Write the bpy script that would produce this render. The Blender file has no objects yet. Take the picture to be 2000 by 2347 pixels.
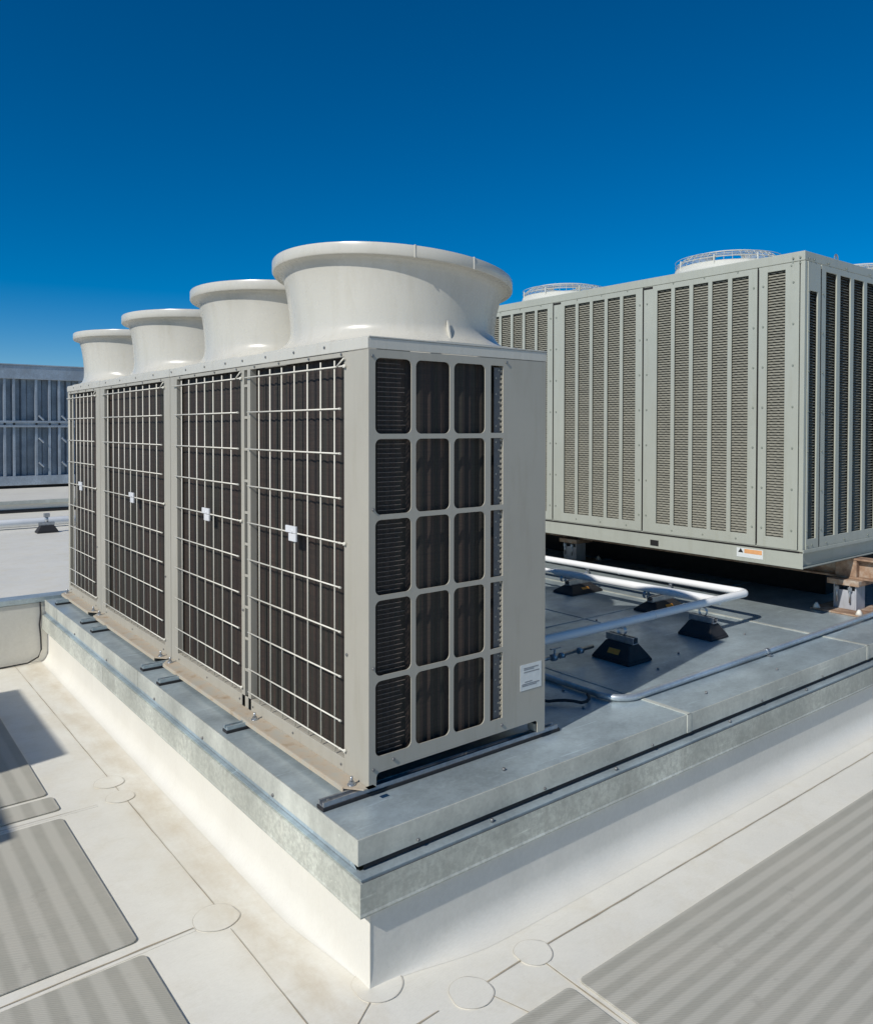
import bpy, bmesh, math, random
from mathutils import Vector, Matrix
random.seed(7)
D=bpy.data; S=bpy.context.scene; COL=S.collection
R=math.radians
# ------------------------------------------------------------------ materials
def nodes(name):
    m=D.materials.new(name); m.use_nodes=True
    return m, m.node_tree, m.node_tree.nodes['Principled BSDF']
def mapping(nt, scale=(1,1,1), rot=(0,0,0)):
    tc=nt.nodes.new('ShaderNodeTexCoord'); mp=nt.nodes.new('ShaderNodeMapping')
    mp.inputs['Scale'].default_value=scale; mp.inputs['Rotation'].default_value=rot
    nt.links.new(tc.outputs['Object'],mp.inputs['Vector']); return mp.outputs['Vector']
def noise(nt, vec, scale, detail=4, rough=.55):
    n=nt.nodes.new('ShaderNodeTexNoise'); n.inputs['Scale'].default_value=scale
    n.inputs['Detail'].default_value=detail; n.inputs['Roughness'].default_value=rough
    nt.links.new(vec,n.inputs['Vector']); return n.outputs['Fac']
def ramp(nt, fac, stops):
    r=nt.nodes.new('ShaderNodeValToRGB'); nt.links.new(fac,r.inputs['Fac'])
    el=r.color_ramp.elements
    while len(el)<len(stops): el.new(.5)
    for e,(p,c) in zip(el,stops):
        e.position=p; e.color=(c[0],c[1],c[2],1) if not isinstance(c,(int,float)) else (c,c,c,1)
    return r.outputs['Color']
def mix(nt, fac, a, b, mode='MIX'):
    x=nt.nodes.new('ShaderNodeMix'); x.data_type='RGBA'; x.blend_type=mode
    for s,v in ((x.inputs['Factor'],fac),(x.inputs['A'],a),(x.inputs['B'],b)):
        if hasattr(v,'is_output'): nt.links.new(v,s)
        elif isinstance(v,(int,float)): s.default_value=v
        else: s.default_value=(v[0],v[1],v[2],1)
    return x.outputs['Result']
def bump(nt, b, h, strength=.2, dist=.002):
    n=nt.nodes.new('ShaderNodeBump'); n.inputs['Strength'].default_value=strength; n.inputs['Distance'].default_value=dist
    nt.links.new(h,n.inputs['Height']); nt.links.new(n.outputs['Normal'],b.inputs['Normal'])
def paint(name, c, rough=.38, var=.05, scale=3, dirt=0.0, spec=.5):
    m,nt,b=nodes(name); v=mapping(nt)
    f=noise(nt,v,scale,6,.6)
    lo=tuple(x*(1-var) for x in c); hi=tuple(min(1,x*(1+var)) for x in c)
    col=ramp(nt,f,[(.3,lo),(.7,hi)])
    if dirt:
        v2=mapping(nt,(9,9,1.2)); g=noise(nt,v2,2.2,5,.65)
        g=ramp(nt,g,[(.5,0),(.78,dirt)]); col=mix(nt,g,col,(c[0]*.6,c[1]*.55,c[2]*.42))
    nt.links.new(col,b.inputs['Base Color'])
    rr=ramp(nt,noise(nt,v,scale*7,3),[(.3,max(.05,rough-.06)),(.7,rough+.06)]); nt.links.new(rr,b.inputs['Roughness'])
    b.inputs['Specular IOR Level'].default_value=spec
    bump(nt,b,noise(nt,v,scale*1.3,2),.25,.004)
    return m
M={}
M['body']=paint('beige_grey_powder_coat',(.375,.355,.30),.4,.05,2.2,.25)
M['bell']=paint('cream_plastic',(.52,.50,.44),.27,.03,2.0,.22)
M['wire']=paint('coated_wire',(.68,.65,.56),.35,.03,4)
M['clip']=paint('white_plastic_clip',(.62,.63,.64),.4,.03,9)
M['chill']=paint('green_grey_powder_coat',(.37,.383,.328),.42,.05,1.6,.22)
M['chill_light']=paint('pale_shroud_paint',(.58,.58,.52),.35,.03,3)
M['black']=paint('black_rubber',(.018,.018,.02),.75,.25,30)
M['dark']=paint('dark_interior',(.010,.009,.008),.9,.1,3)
M['steel']=paint('zinc_steel',(.42,.44,.46),.35,.2,40); M['steel'].node_tree.nodes['Principled BSDF'].inputs['Metallic'].default_value=.8
M['screw']=paint('screw_steel',(.22,.22,.22),.4,.2,60); M['screw'].node_tree.nodes['Principled BSDF'].inputs['Metallic'].default_value=.6
M['orange']=paint('orange_sticker',(.62,.24,.03),.5,.12,60)
M['paper']=paint('white_sticker',(.62,.64,.62),.45,.05,40)
M['print']=paint('grey_print',(.22,.23,.24),.5,.1,40)
M['blackprint']=paint('black_print',(.02,.02,.02),.5,.1,40)
M['orangeprint']=paint('orange_print',(.66,.33,.14),.5,.1,40)
M['pipe']=paint('white_pipe_jacket',(.80,.80,.78),.32,.03,8)
M['fan']=paint('fan_blade',(.04,.04,.04),.5,.1,5)
M['perf']=paint('perforated_strip',(.10,.105,.11),.5,.15,50)
M['ledge']=None
def ledge():
    m,nt,b=nodes('dusty_base_rail'); v=mapping(nt)
    a=noise(nt,v,14,6,.7)
    col=ramp(nt,a,[(.35,(.38,.36,.30)),(.55,(.42,.35,.26)),(.7,(.30,.22,.14))])
    nt.links.new(col,b.inputs['Base Color']); b.inputs['Roughness'].default_value=.8
    bump(nt,b,noise(nt,v,120,3),.3,.002); return m
M['ledge']=ledge()
def galv(name, base=(.40,.42,.44), metal=.75, rough=.36, streak=False):
    m,nt,b=nodes(name); v=mapping(nt)
    vo=nt.nodes.new('ShaderNodeTexVoronoi'); vo.inputs['Scale'].default_value=85; nt.links.new(v,vo.inputs['Vector'])
    sp=nt.nodes.new('ShaderNodeSeparateColor'); nt.links.new(vo.outputs['Color'],sp.inputs['Color'])
    c1=ramp(nt,sp.outputs['Red'],[(0,tuple(x*.84 for x in base)),(1,tuple(x*1.14 for x in base))])
    big=noise(nt,mapping(nt,(1,1.6,1)),2.2,7,.65)
    c2=ramp(nt,big,[(.34,tuple(x*.60 for x in base)),(.5,base),(.66,tuple(min(1,x*1.5) for x in base))])
    col=mix(nt,.62,c1,c2)
    scr=noise(nt,mapping(nt,(1.5,26,26),(0,0,.25)),2.0,5,.7)
    col=mix(nt,ramp(nt,scr,[(.62,0),(.70,.55)]),col,tuple(min(1,x*1.7) for x in base))
    if streak:
        v3=mapping(nt,(7,7,.6)); st=ramp(nt,noise(nt,v3,3.2,6,.7),[(.52,0),(.74,.35)])
        col=mix(nt,st,col,(.33,.30,.25))
        col=mix(nt,ramp(nt,noise(nt,mapping(nt,(1,1,1)),48,5,.75),[(.42,.45),(.56,0)]),col,tuple(x*.62 for x in base))
    nt.links.new(col,b.inputs['Base Color'])
    b.inputs['Metallic'].default_value=metal
    rr=ramp(nt,big,[(.3,rough+.12),(.7,rough-.06)]); nt.links.new(rr,b.inputs['Roughness'])
    bump(nt,b,noise(nt,v,5,3),.35,.004)
    return m
M['galv']=galv('galvanised_sheet_deck',(.44,.515,.54),.5,.36)
M['galvface']=galv('galvanised_sheet_trim',(.53,.54,.48),.25,.42)
M['galvold']=galv('weathered_galvanised_flashing',(.53,.54,.47),.2,.5,True)
M['conduit']=galv('galvanised_conduit',(.52,.56,.58),.65,.36)
M['screendark']=galv('galvanised_screen_sheet',(.25,.30,.35),.5,.45,True)
M['screen']=galv('galvanised_screen',(.40,.45,.50),.5,.4,True)
def membrane(name, base=(.76,.73,.64), wall=False):
    m,nt,b=nodes(name); v=mapping(nt)
    big=noise(nt,v,1.1,8,.62)
    col=ramp(nt,big,[(.32,tuple(x*.90 for x in base)),(.6,base)])
    mid=noise(nt,mapping(nt,(1,1,1)),5,7,.7)
    col=mix(nt,ramp(nt,mid,[(.47,0),(.72,.5 if not wall else .12)]),col,(base[0]*.80,base[1]*.755,base[2]*.66))
    fib=noise(nt,mapping(nt,(60,260,60),(0,0,.5)),1,3)
    col=mix(nt,.06,col,ramp(nt,fib,[(.3,.25),(.7,.95)]))
    spk=noise(nt,v,170,2); col=mix(nt,ramp(nt,spk,[(.68,0),(.75,.4)]),col,(.45,.42,.36))
    sc2=noise(nt,mapping(nt,(1.2,5,1),(0,0,.9)),3.5,8,.75); col=mix(nt,ramp(nt,sc2,[(.56,0),(.70,.30 if not wall else .12)]),col,(base[0]*.72,base[1]*.70,base[2]*.63))
    if not wall:
        # dusty run-off deposit along the foot of the platform
        tc=nt.nodes.new('ShaderNodeTexCoord'); sx=nt.nodes.new('ShaderNodeSeparateXYZ'); nt.links.new(tc.outputs['Object'],sx.inputs['Vector'])
        mr=nt.nodes.new('ShaderNodeMapRange'); mr.inputs['From Min'].default_value=-.46; mr.inputs['From Max'].default_value=-.29
        nt.links.new(sx.outputs['X'],mr.inputs['Value'])
        mr2=nt.nodes.new('ShaderNodeMapRange'); mr2.inputs['From Min'].default_value=-.14; mr2.inputs['From Max'].default_value=-.25
        nt.links.new(sx.outputs['X'],mr2.inputs['Value'])
        mu=nt.nodes.new('ShaderNodeMath'); mu.operation='MULTIPLY'; nt.links.new(mr.outputs['Result'],mu.inputs[0]); nt.links.new(mr2.outputs['Result'],mu.inputs[1])
        d=ramp(nt,noise(nt,mapping(nt,(3.0,1.4,1)),2.4,7,.7),[(.38,0),(.62,1)])
        mu2=nt.nodes.new('ShaderNodeMath'); mu2.operation='MULTIPLY'; nt.links.new(mu.outputs['Value'],mu2.inputs[0]); nt.links.new(d,mu2.inputs[1])
        mu3=nt.nodes.new('ShaderNodeMath'); mu3.operation='MULTIPLY'; nt.links.new(mu2.outputs['Value'],mu3.inputs[0]); mu3.inputs[1].default_value=.5
        col=mix(nt,mu3.outputs['Value'],col,(.50,.41,.28))
    nt.links.new(col,b.inputs['Base Color']); b.inputs['Roughness'].default_value=.42
    rr=ramp(nt,mid,[(.3,.36),(.7,.55)]); nt.links.new(rr,b.inputs['Roughness'])
    bump(nt,b,noise(nt,mapping(nt,(1,1.7,1),(0,0,.5)),4.5,6,.6),.45,.008)
    return m
M['roof']=membrane('white_roof_membrane')
M['wall']=membrane('white_curb_membrane',(.70,.675,.60),True)
M['patchline']=paint('faint_patch_edge',(.54,.50,.42),.7,.25,14)
M['seamdirt']=paint('dirty_seam_line',(.38,.325,.235),.8,.3,9)
M['seam']=paint('pale_lap_edge',(.70,.67,.58),.6,.1,9)
M['patch']=membrane('membrane_patch',(.73,.695,.605),True)
def pad(axis):
    m,nt,b=nodes('grey_walkway_pad_'+axis); v=mapping(nt,(1,1,1))
    w=nt.nodes.new('ShaderNodeTexWave'); w.wave_type='BANDS'; w.bands_direction='X' if axis=='y' else 'Y'
    w.inputs['Scale'].default_value=3.7 if axis=='y' else 5.0; w.inputs['Distortion'].default_value=.4; w.inputs['Detail'].default_value=2; w.inputs['Detail Scale'].default_value=.8
    nt.links.new(v,w.inputs['Vector'])
    c=ramp(nt,w.outputs['Fac'],[(.25,(.345,.33,.275)),(.75,(.45,.43,.365))])
    w2=nt.nodes.new('ShaderNodeTexWave'); w2.wave_type='BANDS'; w2.bands_direction='DIAGONAL'; w2.inputs['Scale'].default_value=62
    w2.inputs['Distortion'].default_value=1; w2.inputs['Detail'].default_value=0
    nt.links.new(mapping(nt,(1,1,0)),w2.inputs['Vector'])
    c=mix(nt,.10,c,ramp(nt,w2.outputs['Fac'],[(.2,(.22,.22,.20)),(.8,(.56,.55,.51))]))
    c=mix(nt,ramp(nt,noise(nt,v,3.3,8,.75),[(.42,0),(.68,.32)]),c,(.50,.46,.385))
    c=mix(nt,ramp(nt,noise(nt,v,9,6,.7),[(.60,0),(.70,.35)]),c,(.27,.25,.21))
    nt.links.new(c,b.inputs['Base Color']); b.inputs['Roughness'].default_value=.7
    bump(nt,b,w2.outputs['Fac'],.2,.002); return m
M['pad_x']=pad('x'); M['pad_y']=pad('y')
def coil():
    m,nt,b=nodes('brown_coil_fins'); 
    a=noise(nt,mapping(nt,(22,22,.25)),1.0,4,.6); 
    col=ramp(nt,a,[(.36,(.008,.006,.005)),(.46,(.034,.020,.014)),(.53,(.014,.016,.010)),(.60,(.046,.027,.019)),(.68,(.010,.008,.007))])
    h=noise(nt,mapping(nt,(3,3,150)),1.0,3); col=mix(nt,ramp(nt,h,[(.42,.55),(.55,0)]),col,(.012,.009,.007))
    nt.links.new(col,b.inputs['Base Color']); b.inputs['Roughness'].default_value=.65
    bump(nt,b,h,.4,.002); return m
M['coil']=coil()
M['tube']=paint('coil_fin_edge',(.16,.13,.11),.5,.3,30)
def louv():
    m,nt,b=nodes('taupe_louvre'); v=mapping(nt)
    col=ramp(nt,noise(nt,mapping(nt,(4,4,30)),1.2,4,.6),[(.35,(.185,.18,.145)),(.65,(.24,.232,.185))])
    nt.links.new(col,b.inputs['Base Color']); b.inputs['Roughness'].default_value=.6; return m
M['louver']=louv(); M['corebrown']=paint('brown_coil_core',(.05,.042,.032),.8,.3,20); M['chillscrew']=paint('painted_screw',(.22,.24,.2),.5,.1,30)
def rust():
    m,nt,b=nodes('rusty_steel'); v=mapping(nt)
    col=ramp(nt,noise(nt,v,9,8,.7),[(.35,(.17,.10,.065)),(.5,(.31,.20,.13)),(.66,(.41,.36,.30))])
    nt.links.new(col,b.inputs['Base Color']); b.inputs['Roughness'].default_value=.8
    bump(nt,b,noise(nt,v,60,4),.4,.003); return m
M['rust']=rust()
M['pedestal']=paint('grey_primer_with_rust',(.36,.37,.40),.6,.12,6,.9)
M['band']=paint('grey_membrane_band',(.58,.555,.475),.6,.06,5,.2)
M['caulk']=paint('white_sealant',(.70,.67,.60),.6,.1,30)

# ------------------------------------------------------------------ mesh helpers
class MB:
    def __init__(s): s.bm=bmesh.new()
    def quad(s,pts): 
        return s.bm.faces.new([s.bm.verts.new(p) for p in pts])
    def box(s,x0,x1,y0,y1,z0,z1):
        v=[s.bm.verts.new((x,y,z)) for x in (x0,x1) for y in (y0,y1) for z in (z0,z1)]
        for f in ((0,1,3,2),(4,6,7,5),(0,4,5,1),(2,3,7,6),(0,2,6,4),(1,5,7,3)): s.bm.faces.new([v[i] for i in f])
    def rod(s,a,b,r,n=8,cap=True,r2=None):
        a=Vector(a);b=Vector(b);d=(b-a).normalized(); r2=r if r2 is None else r2
        t=Vector((0,0,1)) if abs(d.z)<.9 else Vector((1,0,0)); u=d.cross(t).normalized(); w=d.cross(u)
        A=[];B=[]
        for i in range(n):
            c=math.cos(2*math.pi*i/n); q=math.sin(2*math.pi*i/n)
            A.append(s.bm.verts.new(a+(u*c+w*q)*r)); B.append(s.bm.verts.new(b+(u*c+w*q)*r2))
        for i in range(n): 
            f=s.bm.faces.new((A[i],A[(i+1)%n],B[(i+1)%n],B[i])); f.smooth=n>6
        if cap: s.bm.faces.new(A[::-1]); s.bm.faces.new(B)
    def tube(s,pts,r,n=10):
        pts=[Vector(p) for p in pts]; rings=[]; 
        for i,p in enumerate(pts):
            d=(pts[min(i+1,len(pts)-1)]-pts[max(i-1,0)]).normalized()
            t=Vector((0,0,1)) if abs(d.z)<.9 else Vector((1,0,0)); u=d.cross(t).normalized(); w=d.cross(u)
            rings.append([s.bm.verts.new(p+(u*math.cos(2*math.pi*k/n)+w*math.sin(2*math.pi*k/n))*r) for k in range(n)])
        for a,b in zip(rings,rings[1:]):
            for k in range(n): f=s.bm.faces.new((a[k],a[(k+1)%n],b[(k+1)%n],b[k])); f.smooth=True
        s.bm.faces.new(rings[0][::-1]); s.bm.faces.new(rings[-1])
    def rings(s,rs,closed=True,smooth=True):
        R_=[[s.bm.verts.new(p) for p in r] for r in rs]; n=len(R_[0])
        for a,b in zip(R_,R_[1:]):
            for k in range(n if closed else n-1):
                f=s.bm.faces.new((a[k],a[(k+1)%n],b[(k+1)%n],b[k])); f.smooth=smooth
        return R_
    def prism(s,pts,z0,z1):
        n=len(pts); A=[s.bm.verts.new((p[0],p[1],z0)) for p in pts]; B=[s.bm.verts.new((p[0],p[1],z1)) for p in pts]
        s.bm.faces.new(A[::-1]); s.bm.faces.new(B)
        for i in range(n): s.bm.faces.new((A[i],A[(i+1)%n],B[(i+1)%n],B[i]))
    def frustum(s,c,b,t,z0,z1):
        (x,y)=c; A=[s.bm.verts.new((x+sx*b[0],y+sy*b[1],z0)) for sx,sy in ((-1,-1),(1,-1),(1,1),(-1,1))]
        B=[s.bm.verts.new((x+sx*t[0],y+sy*t[1],z1)) for sx,sy in ((-1,-1),(1,-1),(1,1),(-1,1))]
        s.bm.faces.new(A[::-1]); s.bm.faces.new(B)
        for i in range(4): s.bm.faces.new((A[i],A[(i+1)%4],B[(i+1)%4],B[i]))
    def plate(s,outer,holes,org,ax,ay,thick):
        """flat plate with holes; 2D loops mapped by org+ax*u+ay*v, thickness along thick vector"""
        bm=bmesh.new(); E=[]
        def fine(lp):
            o=[]
            for i,p in enumerate(lp):
                q=lp[(i+1)%len(lp)]; l=math.hypot(q[0]-p[0],q[1]-p[1]); n=max(1,int(l/.06))
                o+=[(p[0]+(q[0]-p[0])*k/n,p[1]+(q[1]-p[1])*k/n) for k in range(n)]
            return o
        for loop in [outer]+holes:
            loop=fine(loop)
            vs=[bm.verts.new((u,v,0)) for u,v in loop]
            E+= [bm.edges.new((vs[i],vs[(i+1)%len(vs)])) for i in range(len(vs))]
        bmesh.ops.triangle_fill(bm,use_beauty=True,use_dissolve=False,edges=E)
        vs=list(bm.verts); mp={}; org=Vector(org);ax=Vector(ax);ay=Vector(ay);th=Vector(thick)
        for v in vs: mp[v]=(s.bm.verts.new(org+ax*v.co.x+ay*v.co.y), s.bm.verts.new(org+ax*v.co.x+ay*v.co.y+th))
        for f in bm.faces:
            s.bm.faces.new([mp[v][0] for v in f.verts]); s.bm.faces.new([mp[v][1] for v in reversed(f.verts)])
        for e in E:
            if e.is_valid:
                a,b=e.verts; s.bm.faces.new((mp[a][0],mp[b][0],mp[b][1],mp[a][1]))
        bm.free()
    def build(s,name,m,parent=None,bev=0,label=None,offset=None,each=None):
        bmesh.ops.recalc_face_normals(s.bm,faces=s.bm.faces)
        if each is None: each=name not in ONE_PIECE
        groups=[None]
        if each:
            comp={}; lst=[]
            for v in s.bm.verts:
                if v in comp: continue
                k=len(lst); comp[v]=k; st=[v]; vs=[]
                while st:
                    a=st.pop(); vs.append(a)
                    for e in a.link_edges:
                        b=e.other_vert(a)
                        if b not in comp: comp[b]=k; st.append(b)
                c=[p.co for p in vs]
                lst.append([vs,[min(p[i] for p in c)-.0012 for i in range(3)],[max(p[i] for p in c)+.0012 for i in range(3)]])
            par=list(range(len(lst)))
            def find(i):
                while par[i]!=i: i=par[i]
                return i
            for i in range(len(lst)):
                for j in range(i+1,len(lst)):
                    if all(lst[i][1][k]<=lst[j][2][k] and lst[j][1][k]<=lst[i][2][k] for k in range(3)):
                        a,b=find(i),find(j)
                        if a!=b: par[b]=a
            roots=sorted(set(find(i) for i in range(len(lst))))
            if len(roots)>1: groups=[(r,[i for i in range(len(lst)) if find(i)==r]) for r in roots]
        out=[]
        if groups==[None]:
            me=D.meshes.new(name); s.bm.to_mesh(me); out.append(me)
        else:
            for v in s.bm.verts: v.index=-1
            for r,idx in groups:
                me=D.meshes.new(name); vs=[v for i in idx for v in lst[i][0]]; mp={v:n for n,v in enumerate(vs)}
                fs=set(f for v in vs for f in v.link_faces); fs=list(fs)
                me.from_pydata([v.co[:] for v in vs],[],[[mp[v] for v in f.verts] for f in fs])
                me.polygons.foreach_set('use_smooth',[f.smooth for f in fs]); me.update(); out.append(me)
        s.bm.free(); first=None
        for me in out:
            o=D.objects.new(name,me); COL.objects.link(o); me.materials.append(m)
            if bev:
                b=o.modifiers.new('bevel','BEVEL'); b.width=bev; b.segments=2; b.limit_method='ANGLE'; b.angle_limit=R(40)
            if parent is not None: o.parent=parent
            if offset is not None:
                me.transform(Matrix.Translation(-Vector(offset)))
                if parent is None: o.location=offset
            if label: o['label']=label
            first=first or o
        return first
ONE_PIECE={'louvre','coil_fin_edge','strip_tab','label_print','fan_guard','fan','wire_grille','coil','roof_surface','seam_dirt','patch_edge_dirt','interior','front_frame'}
def thing(name,label,cat,loc=(0,0,0),group=None):
    o=D.objects.new(name,None); COL.objects.link(o); o.location=loc; o.empty_display_size=.1
    o['label']=label; o['category']=cat
    if group: o['group']=group
    return o
def tag(o,label,cat,group=None):
    o['label']=label; o['category']=cat
    if group: o['group']=group
    return o
def struct(o): o['kind']='structure'; return o
def rrect(x0,x1,y0,y1,r,n=5):
    out=[]
    for cx,cy,a0 in ((x1-r,y0+r,-90),(x1-r,y1-r,0),(x0+r,y1-r,90),(x0+r,y0+r,180)):
        for i in range(n+1):
            a=R(a0+90*i/n); out.append((cx+r*math.cos(a),cy+r*math.sin(a)))
    return out

ZD=-.03; ZR=-.47; RS=.9824
def TX(x): return -1.4163+RS*(x+1.4163)
def TY(y): return -2.1618+RS*(y+2.1618)
def farscale(o):
    x,y,z=o.location; o.location=(TX(x),TY(y),1.2+RS*(z-1.2)); o.scale=[c*RS for c in o.scale]
H=1.5; DX=.833
# ------------------------------------------------------------------ roof
mb=MB(); n=1
mb.quad([(-120,-120,ZR),(120,-120,ZR),(120,160,ZR),(-120,160,ZR)])
roof=struct(mb.build('roof_surface',M['roof']))
roof['label']='white membrane flat roof'
# welded seams (thin lap strips with dirt line)
def seamline(a,b,w=.006,dirt=True,wid=.02):
    a=Vector((TX(a[0]),TY(a[1]),0));b=Vector((TX(b[0]),TY(b[1]),0)); d=(b-a).normalized(); p=Vector((-d.y,d.x,0))
    L=MB(); q=[a+p*w/2,b+p*w/2,b-p*w/2,a-p*w/2]; 
    N=max(2,int((b-a).length/.08)); top=[];bot=[]
    for i in range(N+1):
        c=a+(b-a)*i/N; ww=w*(.35+.65*random.random()); off=(random.random()-.5)*.002
        top.append(c+p*(ww/2+off)); bot.append(c-p*(ww/2-off))
    for i in range(N):
        L.quad([(bot[i].x,bot[i].y,ZR+.0026),(bot[i+1].x,bot[i+1].y,ZR+.0026),(top[i+1].x,top[i+1].y,ZR+.0026),(top[i].x,top[i].y,ZR+.0026)])
    o=L.build('seam_dirt',M['seamdirt'],roof)
    if wid:
        L=MB(); s_=[a+p*(w/2+.001),b+p*(w/2+.001),b+p*(w/2+wid),a+p*(w/2+wid)]
        L.prism([(v.x,v.y) for v in s_],ZR+.0002,ZR+.0018); L.build('seam_lap',M['roof'],roof,0)
seamline((-.335,.49),(-.352,4.05),.0045,wid=0)
seamline((-.349,-1.4),(-.344,.33),.0045,wid=0)
seamline((-.46,1.527),(-3.4,1.585),.005,wid=.014)
seamline((-.44,.411),(-3.4,.36),.008,wid=.016)
seamline((.44,-.389),(9,-.35),.0065,wid=.012)
seamline((.13,-.40),(.36,-.39),.006,wid=0)
seamline((-.02,-.40),(-.45,-.42),.007,wid=0)
seamline((.374,-.43),(.374,-2.6),.006,wid=.016)
seamline((.14,-.44),(.20,-.62),.006,wid=0)
seamline((-.16,-.25),(-.30,-.34),.0045,wid=0)
def disc(x,y,r,h=.005):
    x,y=TX(x),TY(y)
    L=MB(); L.prism([(x+r*math.cos(2*math.pi*i/40)*(1+.045*math.sin(i*.47+x*40)+.02*math.sin(i*.94+y*30)),y+r*math.sin(2*math.pi*i/40)) for i in range(40)],ZR+.0003,ZR+h)
    o=L.build('membrane_patch',M['roof'],roof,0)
    L=MB(); 
    ring=[[(x+(r+dr)*math.cos(2*math.pi*i/40)*(1+.045*math.sin(i*.47+x*40)+.02*math.sin(i*.94+y*30)),y+(r+dr)*math.sin(2*math.pi*i/40),ZR+.0037) for i in range(40)] for dr in (.0005,.0024)]
    L.rings(ring); L.build('patch_edge_dirt',M['patchline'],o)
for x,y,r in ((-.351,1.728,.065),(-.353,1.543,.06),(-.359,.417,.075),(.378,-.39,.06),(.102,-.402,.065),(-.10,-.20,.075)): disc(x,y,r,.0034)
# walkway pads
PG='grey ribbed walkway pads'
def wpad(x0,x1,y0,y1,axis,label,ch=.02,corners='all'):
    x0,x1,y0,y1=TX(x0),TX(x1),TY(y0),TY(y1); L=MB(); pts=rrect(x0,x1,y0,y1,ch,4)
    L.prism(pts,ZR+.002,ZR+.008); o=L.build('walkway_pad',M['pad_'+axis],None,.002,offset=((x0+x1)/2,(y0+y1)/2,ZR))
    tag(o,label,'walkway pad',PG)
wpad(-1.35,-.612,.452,1.485,'y','grey ribbed walkway pad on the roof at left, whole length in view between two seams')
wpad(-1.35,-.615,-1.2,.372,'y','grey ribbed walkway pad running out of the bottom left edge of the photo')
wpad(-1.35,-.615,1.76,3.0,'y','grey ribbed walkway pad partly in deep shadow at the left edge')
wpad(-1.35,-.600,1.575,1.725,'y','narrow strip of grey ribbed pad between the two longer left pads')
wpad(.392,4.2,-1.9,-.568,'x','broad grey ribbed walkway pad filling the bottom right of the roof')
wpad(-1.2,.352,-1.9,-.571,'x','small corner of grey ribbed pad at the bottom edge, left of the broad one')
# ------------------------------------------------------------------ equipment platform
PL=thing('equipment_platform','raised rectangular platform with galvanised metal top and white membrane sides, carrying the units','equipment platform',(-.17,-.2,ZR))
PO=(-.17,-.2,ZR)
XE=7.6; YE=3.95
cx,cy=-.173,-.205
def pb(L,name,m,bev=0,label=None): return L.build(name,m,PL,bev,label,offset=PO)
L=MB(); L.quad([(cx,cy,ZD),(XE,cy,ZD),(XE,YE+.02,ZD),(cx,YE+.02,ZD)])
# cap faces (slab edge) 
zc=-.108
L2=MB()
L2.prism([(cx-.001,cy-.001),(XE,cy-.001),(XE,cy+.004),(cx+.004,cy+.004),(cx+.004,YE),(cx-.001,YE)],zc,ZD+.0012)
deck=pb(L,'metal_deck',M['galv'])
pb(L2,'metal_cap',M['galvface'],.001)
# drip groove, ledge, flashing
def ring3(xl,yr,z,zr=None): return [(XE,yr,z if zr is None else zr),(xl,yr,z if zr is None else zr),(xl,YE,z)]
L=MB(); L.rings([[(XE,-.199,zc+.002),(-.150,-.199,zc+.002)],[(XE,-.199,-.126),(-.150,-.199,-.126)]],closed=False,smooth=False); pb(L,'groove_shade',M['black'])  # black face stands in for the shade deep in the groove
L=MB(); L.rings([[(-.166,-.16,zc+.002),(-.166,YE,zc+.002)],[(-.167,-.19,-.127),(-.167,YE,-.127)]],closed=False,smooth=False)
L.rings([[(XE,-.195,-.125),(-.160,-.195,-.129),(-.160,YE,-.1295)],[(XE,-.238,-.128),(-.1825,-.238,-.1305),(-.1825,YE,-.1305)],[(XE,-.240,-.146),(-.183,-.240,-.146),(-.183,YE,-.146)]],closed=False,smooth=False)
pb(L,'ledge_strip',M['galv'])
L=MB(); L.rings([[(XE,-.2402,-.139),(-.150,-.2402,-.139)],[(XE,-.2485,-.139),(-.150,-.2485,-.139)]],closed=False,smooth=False); pb(L,'dark_gap_strip',M['black'])  # thin dark strip across the gap between ledge and flashing
L=MB()
L.rings([[(XE,-.2486,-.152),(-.1835,-.2486,-.152),(-.1835,YE,-.152)],[(XE,-.2486,-.136),(-.1838,-.2486,-.1345),(-.1838,YE,-.1335)],[(XE,-.2505,-.1345),(-.193,-.2505,-.1335),(-.193,YE,-.1325)],
  [(XE,-.252,-.229),(-.1945,-.252,-.223),(-.1945,YE,-.221)],[(XE,-.2555,-.233),(-.1965,-.2555,-.229),(-.1965,YE,-.227)],[(XE,-.2545,-.238),(-.1955,-.2545,-.234),(-.1955,YE,-.231)],[(XE,-.233,-.236),(-.148,-.233,-.234),(-.148,YE,-.231)]],closed=False,smooth=False)
pb(L,'flashing',M['galvold'])
# cap joint covers
L=MB()
for xj in (1.507,3.237,4.97):
    L.box(xj-.014,xj+.014,cy-.0035,cy,zc,ZD+.003); L.box(xj-.014,xj+.014,cy-.0035,YE,ZD+.0005,ZD+.003)
for yj in (1.87,3.6):
    L.box(cx-.0035,cx,yj-.014,yj+.014,zc,ZD+.0035)
for yj,xx in ((2.43,-.191),):
    L.box(xx-.005,xx-.002,yj-.02,yj+.02,-.222,-.134)
pb(L,'joint_cover',M['galvface'],.0008)
L=MB()
for xa,ya,xb,yb in ((1.36,.40,1.36,1.6),(2.45,.9,2.45,4.0),(.9,1.2,7.5,1.2),(.9,2.6,7.5,2.6)):
    L.box(min(xa,xb)-.004,max(xa,xb)+.004,min(ya,yb)-.004,max(ya,yb)+.004,ZD+.0004,ZD+.004)
pb(L,'standing_seam',M['galv'],.001)
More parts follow.
